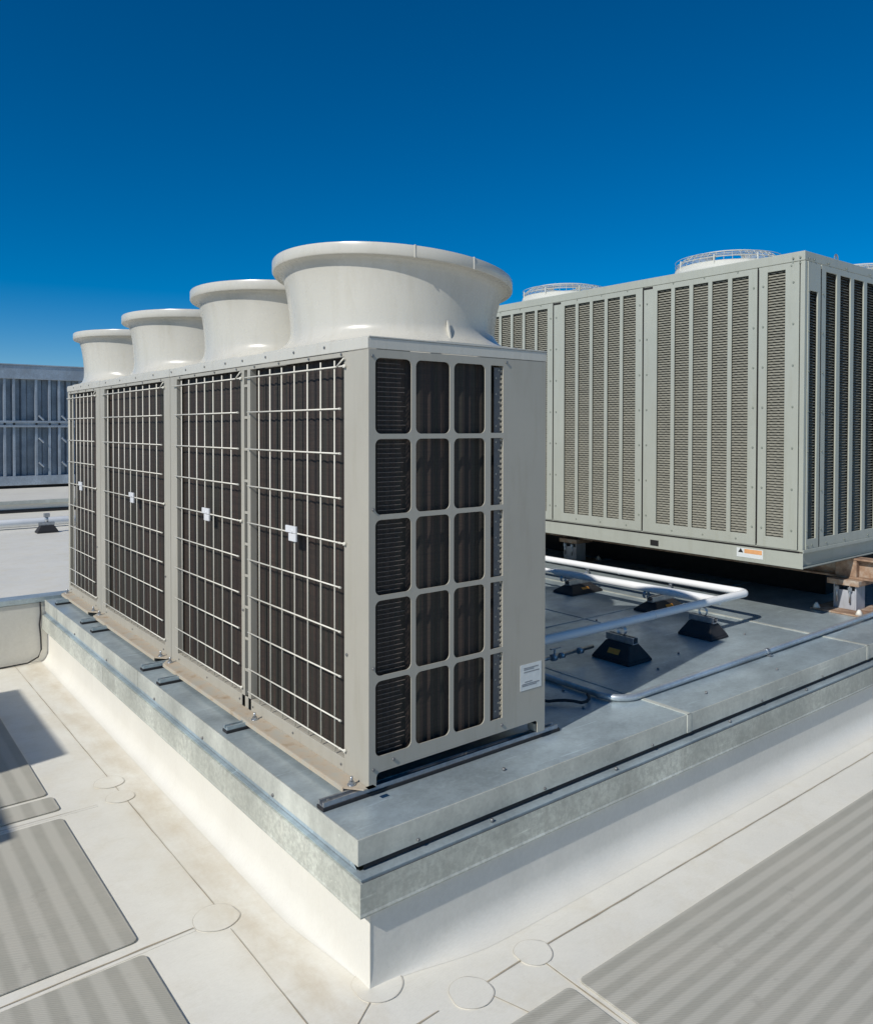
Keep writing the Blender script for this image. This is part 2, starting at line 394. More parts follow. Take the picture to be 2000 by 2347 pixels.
# screws of the cap
L=MB()
for x in (.05,.62,1.25,2.1,2.7,3.4): L.rod((x,cy-.001,-.098),(x,cy-.006,-.098),.005,8)
for x in (.35,1.0,1.8,2.5): L.rod((x,-.222,-.128),(x,-.222,-.118),.006,8)
for y in (.35,1.0,1.6,2.4,3.1): L.rod((-.174,y,-.098),(-.179,y,-.098),.006,8)
pb(L,'cap_screw',M['screw'])
# white wall with curved cant
prof_r=[]  # distance outward, z
for t in range(9):
    a=R(90*t/8); prof_r.append((.085*(1-math.cos(a)), ZR+.0007+.085*(1-math.sin(a))))
def wallring(off,z):
    pts=[]
    for x in [XE,3,2,1,.7,.5,.35,.25,.17,.1,.05,0,-.04,-.08,-.11,-.13]:
        g=min(1,max(0,(x+.15)/.45)); g=g*g*(3-2*g); pts.append((x,-.235-off*(.06+.9*g),z))
    pts.append((-.150-off*.05,-.235-off*.06,z))
    for y in [-.21,-.17,-.12,-.07,-.02,.04,.12,.2,.3,.45,.7,1,2,3,YE]:
        g=min(1,max(0,(y+.235)/.5)); g=g*g*(3-2*g); pts.append((-.150-off*(.05+.57*g),y,z))
    return pts
L=MB(); rs=[wallring(0,-.233),wallring(0,-.28),wallring(0,-.34)]+[wallring(o,z) for o,z in prof_r]
L.rings(rs,closed=False,smooth=True); w=pb(L,'membrane_wall',M['wall'])
es=w.modifiers.new('split','EDGE_SPLIT'); es.split_angle=R(60)
L=MB(); L.box(-.1523,-.148,-.2373,-.233,ZR+.012,-.24); pb(L,'corner_bead',M['seam'],.001)
# dark cable running down the far corner
# ------------------------------------------------------------------ low curb wall beyond, running left
LW=thing('low_curb_wall','low white curb wall with grey metal capping, running left from far end of the platform','curb wall',(-2.5,3.96,ZR)); lo=(-2.5,3.96,ZR)
L=MB(); L.box(-5.5,-.152,3.96,4.08,ZR+.001,-.045); L.build('wall',M['wall'],LW,.004,offset=lo)
L=MB(); L.box(-5.5,.05,3.952,4.09,-.042,-.006); L.build('metal_capping',M['galv'],LW,.002,offset=lo)
pts=[(-.205,3.945,-.04),(-.202,3.942,-.12),(-.21,3.945,-.2),(-.203,3.942,-.29),(-.2,3.945,-.38),(-.22,3.94,-.43),(-.29,3.93,-.459),(-.45,3.93,-.463),(-1,3.93,-.463),(-5,3.93,-.463)]
L=MB(); L.tube(pts,.0055,8); tag(L.build('black_cable',M['black'],None,offset=(-.2,3.945,ZR)),'thin dark cable dropping at platform far corner and running left along the wall base','cable')

# ------------------------------------------------------------------ mounting struts
SG='dark mounting struts under the grille units'
strut_words=['under the nearest corner of the units','second from the near corner','third from the near corner','fourth from the near corner','fifth from the near corner','sixth from the near corner','seventh and farthest from the near corner']
struts=[]
for i,(y,x0) in enumerate(((.03,-.168),(.83,-.150),(1.585,-.165),(1.857,-.155),(2.80,-.155),(3.056,-.150),(3.73,-.15))):
    o=thing('mounting_strut','flat dark metal strut across the deck, '+strut_words[i],'mounting strut',(x0,y,ZD),SG)
    if i==0 or True:
        L=MB(); L.box(0,1.1,-.021,.021,.0008,.012); L.build('rubber_pad',M['black'],o,.001)
        L=MB(); L.box(0.004,1.09,-.017,-.009,.012,.028); L.box(.004,1.09,.009,.017,.012,.028); L.box(.004,1.09,-.009,.009,.012,.016); L.build('channel',M['steel'] if i==0 else M['galv'],o,.0006)
        L=MB()
        for xx in (.03,.25,.62,.95): L.rod((xx,0,.016),(xx,0,.027),.006,6)
        L.build('bolt',M['steel'],o)

# ------------------------------------------------------------------ condensing units
ZT=1.465
def bell(unit,org,xc,yc,y0,y1,hx0=0,hx1=DX,tilt=-.012,grow=1.0,dz=0):
    NN=96; angs=[2*math.pi*i/NN for i in range(NN)]
    def rectd(a):
        c,s_=math.cos(a),math.sin(a); t=9
        if c>1e-6: t=min(t,(hx1-xc)/c)
        if c<-1e-6: t=min(t,(hx0-xc)/c)
        if s_>1e-6: t=min(t,(y1-yc)/s_)
        if s_<-1e-6: t=min(t,(y0-yc)/s_)
        return t
    # snap four angles to the corners
    for X,Y in ((hx0,y0),(hx1,y0),(hx1,y1),(hx0,y1)):
        a=math.atan2(Y-yc,X-xc)%(2*math.pi); i=round(a/(2*math.pi)*NN)%NN; angs[i]=a
    rn=.419
    prof=[(.480,1.8465),(.4855,1.845),(.487,1.841),(.487,1.808),(.484,1.8035),(.464,1.802),(.449,1.792),(.442,1.772),(.435,1.745),(.429,1.71),(.424,1.67),(.4205,1.63),(.4195,1.605),(rn,1.585)]
    def warp(pt):
        x,y,z=pt; t=min(1,max(0,(z-1.56)/.26)); t=t*t*(3-2*t); k_=1+(grow-1)*t
        return (xc+(x-xc)*k_,yc+(y-yc)*k_,z+tilt*(x-xc)*t+dz*t)
    L=MB(); rs=[]
    # inside
    for r,z in [(.36,1.50),(.375,1.6),(.39,1.7),(.42,1.78),(.45,1.825),(.468,1.845)]+prof: rs.append([(xc+r*math.cos(a),yc+r*math.sin(a),z) for a in angs])
    for k in range(1,13):
        t=R(90*k/12); out=1-math.cos(t); z=1.585-.075*math.sin(t)
        rs.append([(xc+(rn+min(max(rectd(a)-rn,0),.115)*out)*math.cos(a),yc+(rn+min(max(rectd(a)-rn,0),.115)*out)*math.sin(a),z) for a in angs])
    rs.append([(xc+rectd(a)*math.cos(a),yc+rectd(a)*math.sin(a),1.506) for a in angs])
    rs.append([(xc+rectd(a)*math.cos(a),yc+rectd(a)*math.sin(a),1.502) for a in angs])
    rs=[[warp(q) for q in r_] for r_ in rs]
    L.rings(rs)
    b=L.build('fan_bellmouth',M['bell'],unit,offset=org)
    es=b.modifiers.new('split','EDGE_SPLIT'); es.split_angle=R(42)
    # mould seam ribs and rim clips
    L=MB()
    for a in (-97,83):
        a=R(a); c,s_=math.cos(a),math.sin(a); t=Vector((-s_,c,0))*.003
        P=[(rn+.006,1.60),(rn+.013,1.585),(rn+.03,1.53),(rn+.055,1.506),(rn+.03,1.506),(rn-.002,1.55)]
        A=[L.bm.verts.new(Vector((xc+r*c,yc+r*s_,z))+t) for r,z in P]; B=[L.bm.verts.new(Vector((xc+r*c,yc+r*s_,z))-t) for r,z in P]
        L.bm.faces.new(A); L.bm.faces.new(B[::-1])
        for i in range(len(P)): L.bm.faces.new((A[i],A[(i+1)%len(P)],B[(i+1)%len(P)],B[i]))
    L.build('seam_rib',M['bell'],b,offset=org)
    L=MB()
    for a in (-116,-88):
        a=R(a); c,s_=math.cos(a),math.sin(a)
        L.rod(warp((xc+.4865*c,yc+.4865*s_,1.847)),warp((xc+.4865*c,yc+.4865*s_,1.802)),.0035,6)
    L.build('rim_clip',M['bell'],b,offset=org)
    # fan inside
    L=MB(); L.rod((xc,yc,1.52),(xc,yc,1.60),.07,20)
    for k in range(4):
        a=R(90*k+20); c,s_=math.cos(a),math.sin(a); c2,s2=math.cos(a+.7),math.sin(a+.7)
        L.quad([(xc+.06*c,yc+.06*s_,1.58),(xc+.34*c,yc+.34*s_,1.60),(xc+.34*c2,yc+.34*s2,1.53),(xc+.06*c2,yc+.06*s2,1.54)])
    L.build('fan',M['fan'],unit,offset=org)
def coilpath(y0,y1,side):
    """U-shaped coil in plan; side=True wraps along the end panel"""
    P=[]
    xf,yf=.034,y0+.03
    r=.05
    if side:
        yf=y0+.026
        x=.60
        while x>xf+r: P.append((x,yf)); x-=.012
        for i in range(9): a=R(270-90*i/8); P.append((xf+r+r*math.cos(a),yf+r+r*math.sin(a)))
        y=yf+r
    else:
        y=y0+.02; P.append((.3,y)); P.append((.1,y)); 
        for i in range(9): a=R(270-90*i/8); P.append((xf+r+r*math.cos(a),y+r+r*math.sin(a)))
        y=y+r
    ye=y1-.06-r
    while y<ye: P.append((xf,y)); y+=.012
    for i in range(9): a=R(180-90*i/8); P.append((xf+r+r*math.cos(a),ye+r+r*math.sin(a)))
    for i in range(20): P.append((xf+r+.012*i,ye+r))
    return P
def unit(label,y0,y1,bays,near=False,side_post=.0):
    org=(0,y0,0); U=thing('condensing_unit',label,'air conditioner',org,'beige air-conditioning units with fan bellmouths, in a row')
    pb_=lambda L,n,m,bev=0,lab=None: L.build(n,m,U,bev,lab,offset=org)
    g=.003; ya,yb=y0+g,y1-g
    # lid skirt
    L=MB()
    t=.004
    L.box(-t,0,ya-t if near else ya,yb,ZT,1.502); L.box(DX,DX+t,ya-t if near else ya,yb,ZT,1.502)
    L.box(0,DX,ya-(t if near else 0),ya-(t if near else 0)+t,ZT,1.502); L.box(0,DX,yb-t,yb,ZT,1.502)
    pb_(L,'lid',M['bell'],.002)
    # front frame
    L=MB(); th=.006; z1=ZT-.0015
    posts=[]
    if near: posts=[(ya,.155),(.962+.006,.998),(.906,.935),(1.77,yb)]
    for k,(a,b) in enumerate(bays['posts']):
        L.box(0,th,a,b,0.052 if bays['short'][k] else 0.0,z1)
        L.box(th,.03,a,a+.003,.052,z1); L.box(th,.03,b-.003,b,.052,z1)
    for (a,b) in bays['open']:
        L.box(0,th,a,b,1.447,z1); L.box(0,th,a,b,.0,.052); L.box(th,.05,a,b,.049,.052)
    if 'links' in bays:
        a,b=bays['links']
        for z in [.16+.135*i for i in range(10)]: L.box(.0015,.005,a,b,z,z+.012)
        L.box(0,th,a,b,1.447,z1); L.box(0,th,a,b,0,.052)
    pb_(L,'front_frame',M['body'],.0015)
    # back and far side panels, base, interior
    L=MB(); L.box(DX-.006,DX,ya+(.008 if near else 0),yb,.03,z1)
    if not near: L.box(.05,DX-.006,ya+.001,ya+.004,.05,z1)
    L.box(.05,DX-.006,yb-.004,yb-.001,.05,z1)
    for c in ((.79,ya+.01),(.79,yb-.05)): L.box(c[0],DX-.001,c[1],c[1]+.04,.0,.03)
    pb_(L,'side_panel',M['body'],.001)
    L=MB(); L.box(.06,DX-.02,ya+.02,yb-.02,.05,.06); L.box(.62,.63,ya+.08,yb-.08,.06,1.44); L.box(.06,DX-.02,ya+.03,yb-.03,1.45,1.455)
    pb_(L,'interior',M['dark'])
    # wall-less top sheet
    # base ledge with angular ends
    L=MB(); a,b=bays['ledge']
    L.prism([(0,a-.055),(0,b+.055),(-.035,b+.04),(-.064,b),(-.064,a),(-.02,a-.055)],.0005,.0055)
    L.box(-.067,-.064,a,b,-.012,.0055)
    pb_(L,'base_rail',M['ledge'],.001)
    L=MB()
    for y in bays['bolts']:
        L.rod((-.033,y,.0055),(-.033,y,.0085),.015,14); L.rod((-.033,y,.0085),(-.033,y,.017),.010,6); L.rod((-.033,y,.017),(-.033,y,.034),.005,8)
    pb_(L,'anchor_bolt',M['steel'])
    # screws
    L=MB()
    for y in bays['screws']: L.rod((-.0005,y,1.456),(-.004,y,1.456),.0045,8)
    for y in bays['screws']: L.rod((-t,y+.11,1.488),(-t-.003,y+.11,1.488),.005,8)
    for (a,b) in bays['open']:
        for z in (.026,): 
            for yy in (a+.02,(a+b)/2,b-.02): L.rod((-.0005,yy,z),(-.003,yy,z),.0045,8)
        L.rod((-.0005,a-.02,.42),(-.005,a-.02,.42),.005,8)
    pb_(L,'screw',M['screw'])
    for k,(a,b) in enumerate(bays['open']):
        ca=bays['cell'][k][0]; cb=bays['cell'][k][1]
        # coil
        P=coilpath(ca,cb,near and k==0)
        L=MB(); top=[];bot=[]
        for i,(x,y) in enumerate(P):
            # corrugate along normal
            q=P[min(i+1,len(P)-1)]; pq=P[max(i-1,0)]; tx,ty=q[0]-pq[0],q[1]-pq[1]; l=math.hypot(tx,ty) or 1
            o=(.0035 if (i//2)%2 else -.0015); nx,ny=-ty/l,tx/l
            top.append((x+nx*o,y+ny*o,1.45)); bot.append((x+nx*o,y+ny*o,.055))
        L.rings([bot,top],closed=False,smooth=False)
        pb_(L,'coil',M['coil'])
        # wire grille
        L=MB(); r=.0029; X=-.006
        zs=[1.414,1.268,1.113,.958,.803,.648,.493,.338,.183,.085]
        ys=bays['wires'][k]
        for z in zs:
            if z==1.414:
                L.rod((X-.003,a+.035,z),(X-.003,b+.03,z),r,8); L.rod((X-.003,a+.035,z),(X-.001,a-.012,z+.028),r,8)
            else:
                L.rod((X-.003,a+.012,z),(X-.003,b+.008,z),r,8)
                L.rod((X-.0035,a+.008,z),(X-.0035,a+.02,z),.0042,8)
        for y in ys: L.rod((X+.002,y,.060),(X+.002,y,1.437),r,8)
        # fixing hooks
        for z in (.803,.085,1.414): L.rod((X-.004,a-.012,z),(0.0,a-.012,z),.006,8); L.rod((X-.003,a+.02,z),(X-.003,a-.012,z),r,8)
        gr=pb_(L,'wire_grille',M['wire'])
        yc=bays['clip'][k]; L=MB(); L.box(-.018,-.009,yc-.034,yc+.050,.802,.829); L.box(-.018,-.009,yc-.034,yc+.024,.771,.8005); L.rod((-.021,yc-.004,.81),(-.009,yc-.004,.81),.0075,12)
        L.build('grille_clip',M['clip'],gr,.002,offset=org,each=False)
    for bb_ in bays['bells']: bell(U,org,*bb_)
    return U,pb_
# unit 1 (near, two fans)
U1,P1=unit('wide beige two-fan unit nearest the viewer, its end panel of rounded windows facing right',0,1.865,dict(
  posts=[(.0045,.155),(.906,.935),(.966,.998),(1.77,1.862)],short=[0,1,1,0],open=[(.155,.906),(.998,1.77)],links=(.935,.966),cell=[(0,.985),(.975,1.83)],
  ledge=(.055,1.80),bolts=(.055,.80,1.79),screws=(.17,.40,.64,.86,1.04,1.28,1.52,1.72),
  wires=[[.211,.308,.405,.507,.611,.712,.812],[1.09,1.19,1.29,1.39,1.49,1.59,1.69]],clip=[.508,1.349],
  bells=[(.452,.505,-.003,.962,0,DX,-.088,1.01,-.016),(.430,1.345,.962,1.862,0,DX,-.035,1.0,-.008)]),near=True)
U2,P2=unit('middle beige unit of the row, one fan, between the near and farthest units',1.865,3.16,dict(
  posts=[(1.868,1.96),(3.06,3.157)],short=[0,0],open=[(1.96,3.06)],cell=[(1.88,3.14)],ledge=(1.93,3.09),bolts=(1.93,3.08),screws=(2.0,2.3,2.6,2.9),
  wires=[[2.06+.1135*i for i in range(9)]],clip=[2.46],bells=[(.428,2.42,1.868,3.157)]))
U3,P3=unit('farthest and smallest-looking beige unit at the left end of the row',3.16,4.0,dict(
  posts=[(3.163,3.26),(3.955,3.997)],short=[0,0],open=[(3.26,3.955)],cell=[(3.17,3.985)],ledge=(3.22,3.93),bolts=(3.22,3.92),screws=(3.3,3.5,3.7,3.9),
  wires=[[3.34+.0985*i for i in range(7)]],clip=[3.593],bells=[(.428,3.53,3.163,3.997)]))
# end panel of unit 1
L=MB(); cols=[(.026,.175),(.194,.345),(.364,.513)]; holes=[]
for i in range(5):
    zt=1.436-.2706*i; zb=zt-.2535
    for a,b in cols: holes.append(rrect(a,b,zb,zt,.022))
    holes.append(rrect(.541,.604,zb+.002,zt,.002,1))
outer=[(0.0,0),(.030,0),(.030,.03),(.032,.038),(.038,.044),(.046,.046),(.770,.049),(.782,.049),(.790,.043),(.792,.036),(.792,0),(DX,0),(DX,ZT-.0015),(0,ZT-.0015)]
L.plate(outer,holes,(0,.0,0),(1,0,0),(0,0,1),(0,.004,0))
ep=P1(L,'end_panel',M['body'])
L=MB(); L.box(.004,.010,.004,.024,.05,1.46); L.box(.606,.612,.004,.03,.05,1.46); L.box(DX-.004,DX,.004,.03,.0,1.46)
P1(L,'panel_return',M['body'],.001)
L=MB(); L.box(.566,.598,.010,.012,.10,1.43); L.build('perforated_strip',M['perf'],U1,.0005)
L=MB(); 
for i in range(66):
    z=.112+.02*i; L.box(.598,.606,.008,.0105,z,z+.010)
for i in range(44):
    if i%3!=2: L.rod((.575+.014*(i%2),.0098,.13+.03*i),(.575+.014*(i%2),.0085,.13+.03*i),.0035,8)
L.build('strip_tab',M['body'],U1)
L=MB()
for i in range(86):
    z=.075+.016*i; L.box(.045,.150+.012*math.sin(i*1.7),.0165,.0185,z,z+.0016)
L.build('coil_fin_edge',M['tube'],U1)
L=MB()
for (x,z) in ((.10,.075),(.60,.075),(.018,.40),(.018,.93),(.018,.06),(.62,1.45),(.015,1.44)): L.rod((x,.0,z),(x,-.004,z),.0055,8)
L.build('screw',M['screw'],U1)
L=MB(); L.box(.697,.812,-.0012,-.0003,.182,.283); st=L.build('rating_label',M['paper'],U1)
L=MB()
for z,x0,x1 in ((.268,.715,.795),(.262,.715,.77),(.252,.715,.80),(.214,.72,.76),(.206,.705,.80),(.2,.705,.785)): L.box(x0,x1,-.0017,-.0012,z-.0022,z+.0015)
L.build('label_print',M['print'],st)

# ------------------------------------------------------------------ chiller
CX,CY=3.376,.245; CZ0,CZ1=.435,2.308; CL=5.2; CW=3.1
CH=thing('rooftop_chiller','large green-grey box chiller raised on supports, with tall louvred slots and fans on its roof','chiller',(CX,CY,.325)); co=(CX,CY,.325)
cb=lambda L,n,m,bev=0,lab=None: L.build(n,m,CH,bev,lab,offset=co)
# inner core
L=MB(); L.box(CX+.045,CX+CW-.045,CY+.045,CY+CL-.045,CZ0+.02,CZ1-.08); cb(L,'core',M['corebrown'])
L=MB(); L.box(CX+.002,CX+CW-.002,CY+.002,CY+CL-.002,CZ1-.06,CZ1); cb(L,'roof_panel',M['chill'],.004)
# corner posts
L=MB()
for (x0,x1,y0,y1) in ((CX,CX+.03,CY,CY+.03),(CX+CW-.03,CX+CW,CY,CY+.03),(CX,CX+.03,CY+CL-.03,CY+CL)): L.box(x0,x1,y0,y1,CZ0,CZ1-.062)
cb(L,'corner_post',M['chill'],.003)
zs0,zs1=.508,2.206
def louvpanel(face,a0,a1,slots,ztops=None):
    """panel from a0..a1 along its face with vertical slots"""
    outer=[(a0,CZ0+.004),(a1,CZ0+.004),(a1,CZ1-.063),(a0,CZ1-.063)]
    holes=[[(s,zs0),(e,zs0),(e,(ztops or zs1)),(s,(ztops or zs1))] for s,e in slots]
    L=MB()
    if face=='L': L.plate(outer,holes,(CX-.004,CY,0),(0,1,0),(0,0,1),(.010,0,0))
    else: L.plate(outer,holes,(CX,CY-.004,0),(1,0,0),(0,0,1),(0,.010,0))
    p=cb(L,'louvre_panel',M['chill'],.002)
    L=MB()
    for s,e in slots:
        z=zs0-.01; i=0
        while z<(ztops or zs1):
            n=8 if face=='L' else 4; pts=[]
            for k in range(n+1):
                t=s-.004+(e-s+.008)*k/n; w=.0018*math.sin(k*2.2+i*3.1)
                pts.append((t,z+w))
            if face=='L': L.rings([[(CX+.008,CY+t,q) for t,q in pts],[(CX+.020,CY+t,q+.0155) for t,q in pts],[(CX+.022,CY+t,q+.0125) for t,q in pts]],closed=False,smooth=False)
            else: L.rings([[(CX+t,CY+.008,q) for t,q in pts],[(CX+t,CY+.026,q+.015) for t,q in pts],[(CX+t,CY+.028,q+.012) for t,q in pts]],closed=False,smooth=False)
            z+=.0175; i+=1
    L.build('louvre',M['louver'],p,offset=co)
    return p
louvpanel('L',.034,.303,[(.124,.243)])
for k in range(5):
    b=.306+.904*k
    e=min(b+.898,CL-.03); sl=[(b+.068+.1487*j,b+.068+.1487*j+.1185) for j in range(5)]
    louvpanel('L',b+.006,e,[(s,q) for s,q in sl if q<e-.02])
louvpanel('R',.034,.196,[(.055,.158)],2.065)
for k in range(3):
    b=.206+.90*k
    louvpanel('R',b,b+.895,[(b+.06+.196*j,b+.06+.196*j+.146) for j in range(4)])
# slits / dark gaps and screws
L=MB()
for k in range(6):
    y=CY+.306+.904*k
    if y<CY+CL-.1: L.box(CX-.0046,CX+.004,y-.007,y+.004,CZ0+.02,CZ1-.075); 
    if 0<k: L.box(CX-.0049,CX+.002,y-.085,y-.002,CZ1-.083,CZ1-.066)
for k in range(4):
    x=CX+.200+.90*k; L.box(x-.006,x+.005,CY-.0046,CY+.004,CZ0+.02,CZ1-.09)
cb(L,'panel_gap',M['dark'])
L=MB()
for k in range(5):
    for dy in (.335,.27):
        y=CY+dy+.904*k
        for j in range(7): L.rod((CX-.004,y,.56+.26*j),(CX-.008,y,.56+.26*j),.0065,8)
    for j in range(3): 
        L.rod((CX-.004,CY+.45+.904*k+.25*j,2.24),(CX-.007,CY+.45+.904*k+.25*j,2.24),.006,8); L.rod((CX-.004,CY+.45+.904*k+.25*j,.47),(CX-.007,CY+.45+.904*k+.25*j,.47),.006,8)
for j in range(7): 
    for x in (.045,.225): L.rod((CX+x,CY-.004,.56+.25*j),(CX+x,CY-.008,.56+.25*j),.0065,8)
    L.rod((CX-.004,CY+.07,.56+.26*j),(CX-.008,CY+.07,.56+.26*j),.0065,8)
for dx in (.05,.11,.3,.55,.9,1.4): L.rod((CX+dx,CY-.003,2.262),(CX+dx,CY-.008,2.262),.007,8); L.rod((CX+dx,CY-.003,.468),(CX+dx,CY-.008,.468),.007,8)
for dy,z in ((.03,2.27),(.03,2.235),(.075,2.27),(.075,2.245),(.085,2.225)): L.rod((CX-.002,CY+dy,z),(CX-.007,CY+dy,z),.006,8)
cb(L,'screw',M['chillscrew'])
# base rail (C channel)
L=MB()
L.box(CX,CX+CW,CY,CY+CL,CZ0-.004,CZ0+.004)
L.box(CX-.012,CX+CW+.01,CY-.012,CY-.006,CZ0-.010,CZ0+.012)
L.box(CX-.006,CX,CY-.006,CY+CL,.325,CZ0-.012); L.box(CX,CX+.06,CY-.006,CY+CL,.325,.331)
L.box(CX+.06,CX+CW,CY-.006,CY+.06,.325,.331); 
L.box(CX+.012,CX+CW,CY+.018,CY+.024,.331,CZ0-.012)
L.box(CX,CX+CW,CY-.006,CY-.001,.325,.338)
cb(L,'base_rail',M['chill'],.002)
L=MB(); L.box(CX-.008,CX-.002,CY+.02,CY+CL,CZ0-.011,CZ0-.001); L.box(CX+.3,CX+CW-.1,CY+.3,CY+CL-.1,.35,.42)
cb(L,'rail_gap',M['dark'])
L=MB(); L.box(CX+1.05,CX+2.8,CY+.35,CY+4.7,ZD+.0015,.345); cb(L,'added_shade_box',M['dark'])  # added dark box that keeps the space beneath the chiller black
L=MB()
L.box(CX-.010,CX-.006,CY+1.06,CY+1.13,.345,.385); cb(L,'lifting_hole',M['dark'])
# warning label
L=MB(); L.box(CX-.0078,CX-.0064,CY+.255,CY+.44,.352,.412); wl=cb(L,'warning_label',M['paper'])
L=MB(); L.box(CX-.0084,CX-.0078,CY+.262,CY+.385,.380,.408); L.build('label_print',M['orangeprint'],wl,offset=co)
L=MB(); a=[(CX-.0084,CY+.43,.382),(CX-.0084,CY+.392,.382),(CX-.0084,CY+.411,.411)]; L.bm.faces.new([L.bm.verts.new(p) for p in a]); L.build('warning_triangle',M['blackprint'],wl,offset=co)
# fan shrouds and guards
def guard(x,y,rad=.375):
    L=MB(); rs=[]
    for r,z in ((rad+.10,CZ1),(rad+.06,CZ1+.02),(rad+.015,CZ1+.045),(rad,CZ1+.08),(rad-.01,CZ1+.08),(rad-.02,CZ1+.01)):
        rs.append([(x+r*math.cos(2*math.pi*i/56),y+r*math.sin(2*math.pi*i/56),z) for i in range(56)])
    L.rings(rs); sh=cb(L,'fan_shroud',M['chill_light'])
    L=MB()
    def P(r,a): 
        z=CZ1+.08+.085*(1-(max(0,(r-.18))/(rad-.18))**6 if r>.18 else 1); return (x+r*math.cos(a),y+r*math.sin(a),z)
    for k in range(40):
        a=2*math.pi*k/40; L.tube([P(r,a) for r in (.10,.2,rad*.7,rad*.85,rad*.95,rad)],.0018,4)
    for r in [rad*f for f in (.3,.42,.54,.66,.76,.85,.92,.965,1.0)]+[rad+.001]:
        pts=[P(r,2*math.pi*k/40) for k in range(41)]; L.tube(pts,.002,4)
    for dz in (.03,.06,.09):
        L.tube([(x+(rad+.001)*math.cos(2*math.pi*k/40),y+(rad+.001)*math.sin(2*math.pi*k/40),CZ1+.08+dz-.03) for k in range(41)],.0022,4)
    L.build('fan_guard',M['chill_light'],sh,offset=co)
    L=MB()
    for k in range(8):
        a=2*math.pi*k/8+.3; c,s_=math.cos(a),math.sin(a); L.rod((x+(rad+.008)*c,y+(rad+.008)*s_,CZ1+.04),(x+(rad+.004)*c,y+(rad+.004)*s_,CZ1+.125),.005,6)
    L.build('guard_post',M['chill_light'],sh,offset=co)
for x,y in ((3.90,1.09),(3.90,2.72),(3.90,4.5),(5.12,.70),(5.12,2.5)): guard(x,y)
# lifting lug and small fittings on the roof edge
L=MB(); 
for i in range(13):
    a=R(180*i/12); a2=R(180*(i+1)/12)
    if i<12: L.rod((4.03+.022*math.cos(a),.36,2.36+.03*math.sin(a)),(4.03+.022*math.cos(a2),.36,2.36+.03*math.sin(a2)),.006,6)
L.rod((4.052,.36,2.30),(4.052,.36,2.36),.006,6); L.rod((4.008,.36,2.30),(4.008,.36,2.36),.006,6)
cb(L,'lifting_lug',M['steel'])
L=MB(); L.box(3.60,3.66,2.12,2.24,CZ1,CZ1+.05); L.rod((3.63,2.30,CZ1),(3.63,2.30,CZ1+.10),.008,8); cb(L,'conduit_box',M['chill'],.003)

# chiller supports
def pedestal(px,py,label):
    o=thing('steel_pedestal',label,'steel support',(px,py,ZD),'steel supports under the chiller')
    a,b=.065,.075
    L=MB(); L.box(-.20,.20,-.17,.17,.001,.012); L.build('base_plate',M['rust'],o,.002)
    L=MB()
    L.box(-a,a,-b,-b+.01,.012,.175); L.box(-a,a,b-.01,b,.012,.175); L.box(-a,-a+.009,-b+.01,b-.01,.012,.14); L.box(a-.009,a,-b+.01,b-.01,.012,.175)
    L.build('column',M['pedestal'],o,.0015)
    L=MB(); L.box(-.09,.14,-.10,.11,.175,.212); L.build('top_plate',M['rust'],o,.003)
    L=MB()
    for y in (-.04,.045): L.rod((-.082,y,.06),(-.082,y,.175),.006,8); L.rod((-.082,y,.14),(-.082,y,.165),.014,6)
    for (x,y) in ((-.17,-.14),(.17,-.14),(-.17,.14)): L.rod((x,y,.012),(x,y,.05),.007,8)
    L.build('bolt',M['steel'],o)
    L=MB()
    for (x,y) in ((-.17,-.14),(.17,-.14),(-.17,.14)): L.rod((x,y,.012),(x,y,.045),.026,10,r2=.008)
    L.build('sealant_blob',M['caulk'],o)
    return o
pedestal(4.085,.275,'grey steel pedestal with rusty plates on the deck at right edge, under the chiller corner')
pedestal(4.085,2.75,'second steel pedestal standing in the dark under the chiller behind the white pipes')
o=thing('rusty_beam','rusty orange steel beam lying on the pedestals, its end sticking out under the chiller','steel beam',(4.12,.275,.183))
L=MB(); L.box(-.05,.06,-.75,4.4,.0,.012); L.box(0,.012,-.75,4.4,.012,.128); L.box(-.05,.06,-.75,4.4,.128,.140); L.build('i_section',M['rust'],o,.002)
L=MB(); L.box(-.045,.0,-.05,.09,.012,.128); L.box(-.045,.0,1.1,1.112,.012,.128); L.build('stiffener',M['rust'],o,.002)

# ------------------------------------------------------------------ pipes and supports on deck
PR=.023
def elbow(c,a0,a1,r,z,n=8): return [(c[0]+r*math.cos(R(a0+(a1-a0)*i/n)),c[1]+r*math.sin(R(a0+(a1-a0)*i/n)),z) for i in range(n+1)]
o=thing('insulated_pipe','long white pipe leaving the near unit, turning a corner and running back beside the chiller','pipe',(3.17,.49,.165),'white insulated pipes')
L=MB(); L.tube([(.80,.49,.172),(1.8,.49,.166),(3.10,.49,.165)]+elbow((3.12,.54),-90,0,.05,.165)+[(3.17,1.2,.158),(3.17,2.4,.150),(3.17,3.9,.145)],PR,16)
L.build('pipe_jacket',M['pipe'],o,offset=(3.17,.49,.165))
L=MB()
for x in (1.2,2.2): L.rod((x-.006,.49,.17 if x<2 else .166),(x+.006,.49,.17 if x<2 else .166),PR+.0015,16)
for y in (1.5,2.6): L.rod((3.17,y-.006,.155),(3.17,y+.006,.155),PR+.0015,16)
L.build('joint_band',M['pipe'],o,offset=(3.17,.49,.165))
o=thing('insulated_pipe','shorter white pipe branching off beside the long one, shaded with one sunlit stretch','pipe',(2.90,.56,.140),'white insulated pipes')
L=MB(); L.tube([(2.90,.515,.145),(2.90,1.2,.138),(2.90,1.88,.128)],PR+.003,16)
L.build('pipe_jacket',M['pipe'],o,offset=(2.90,.56,.140))
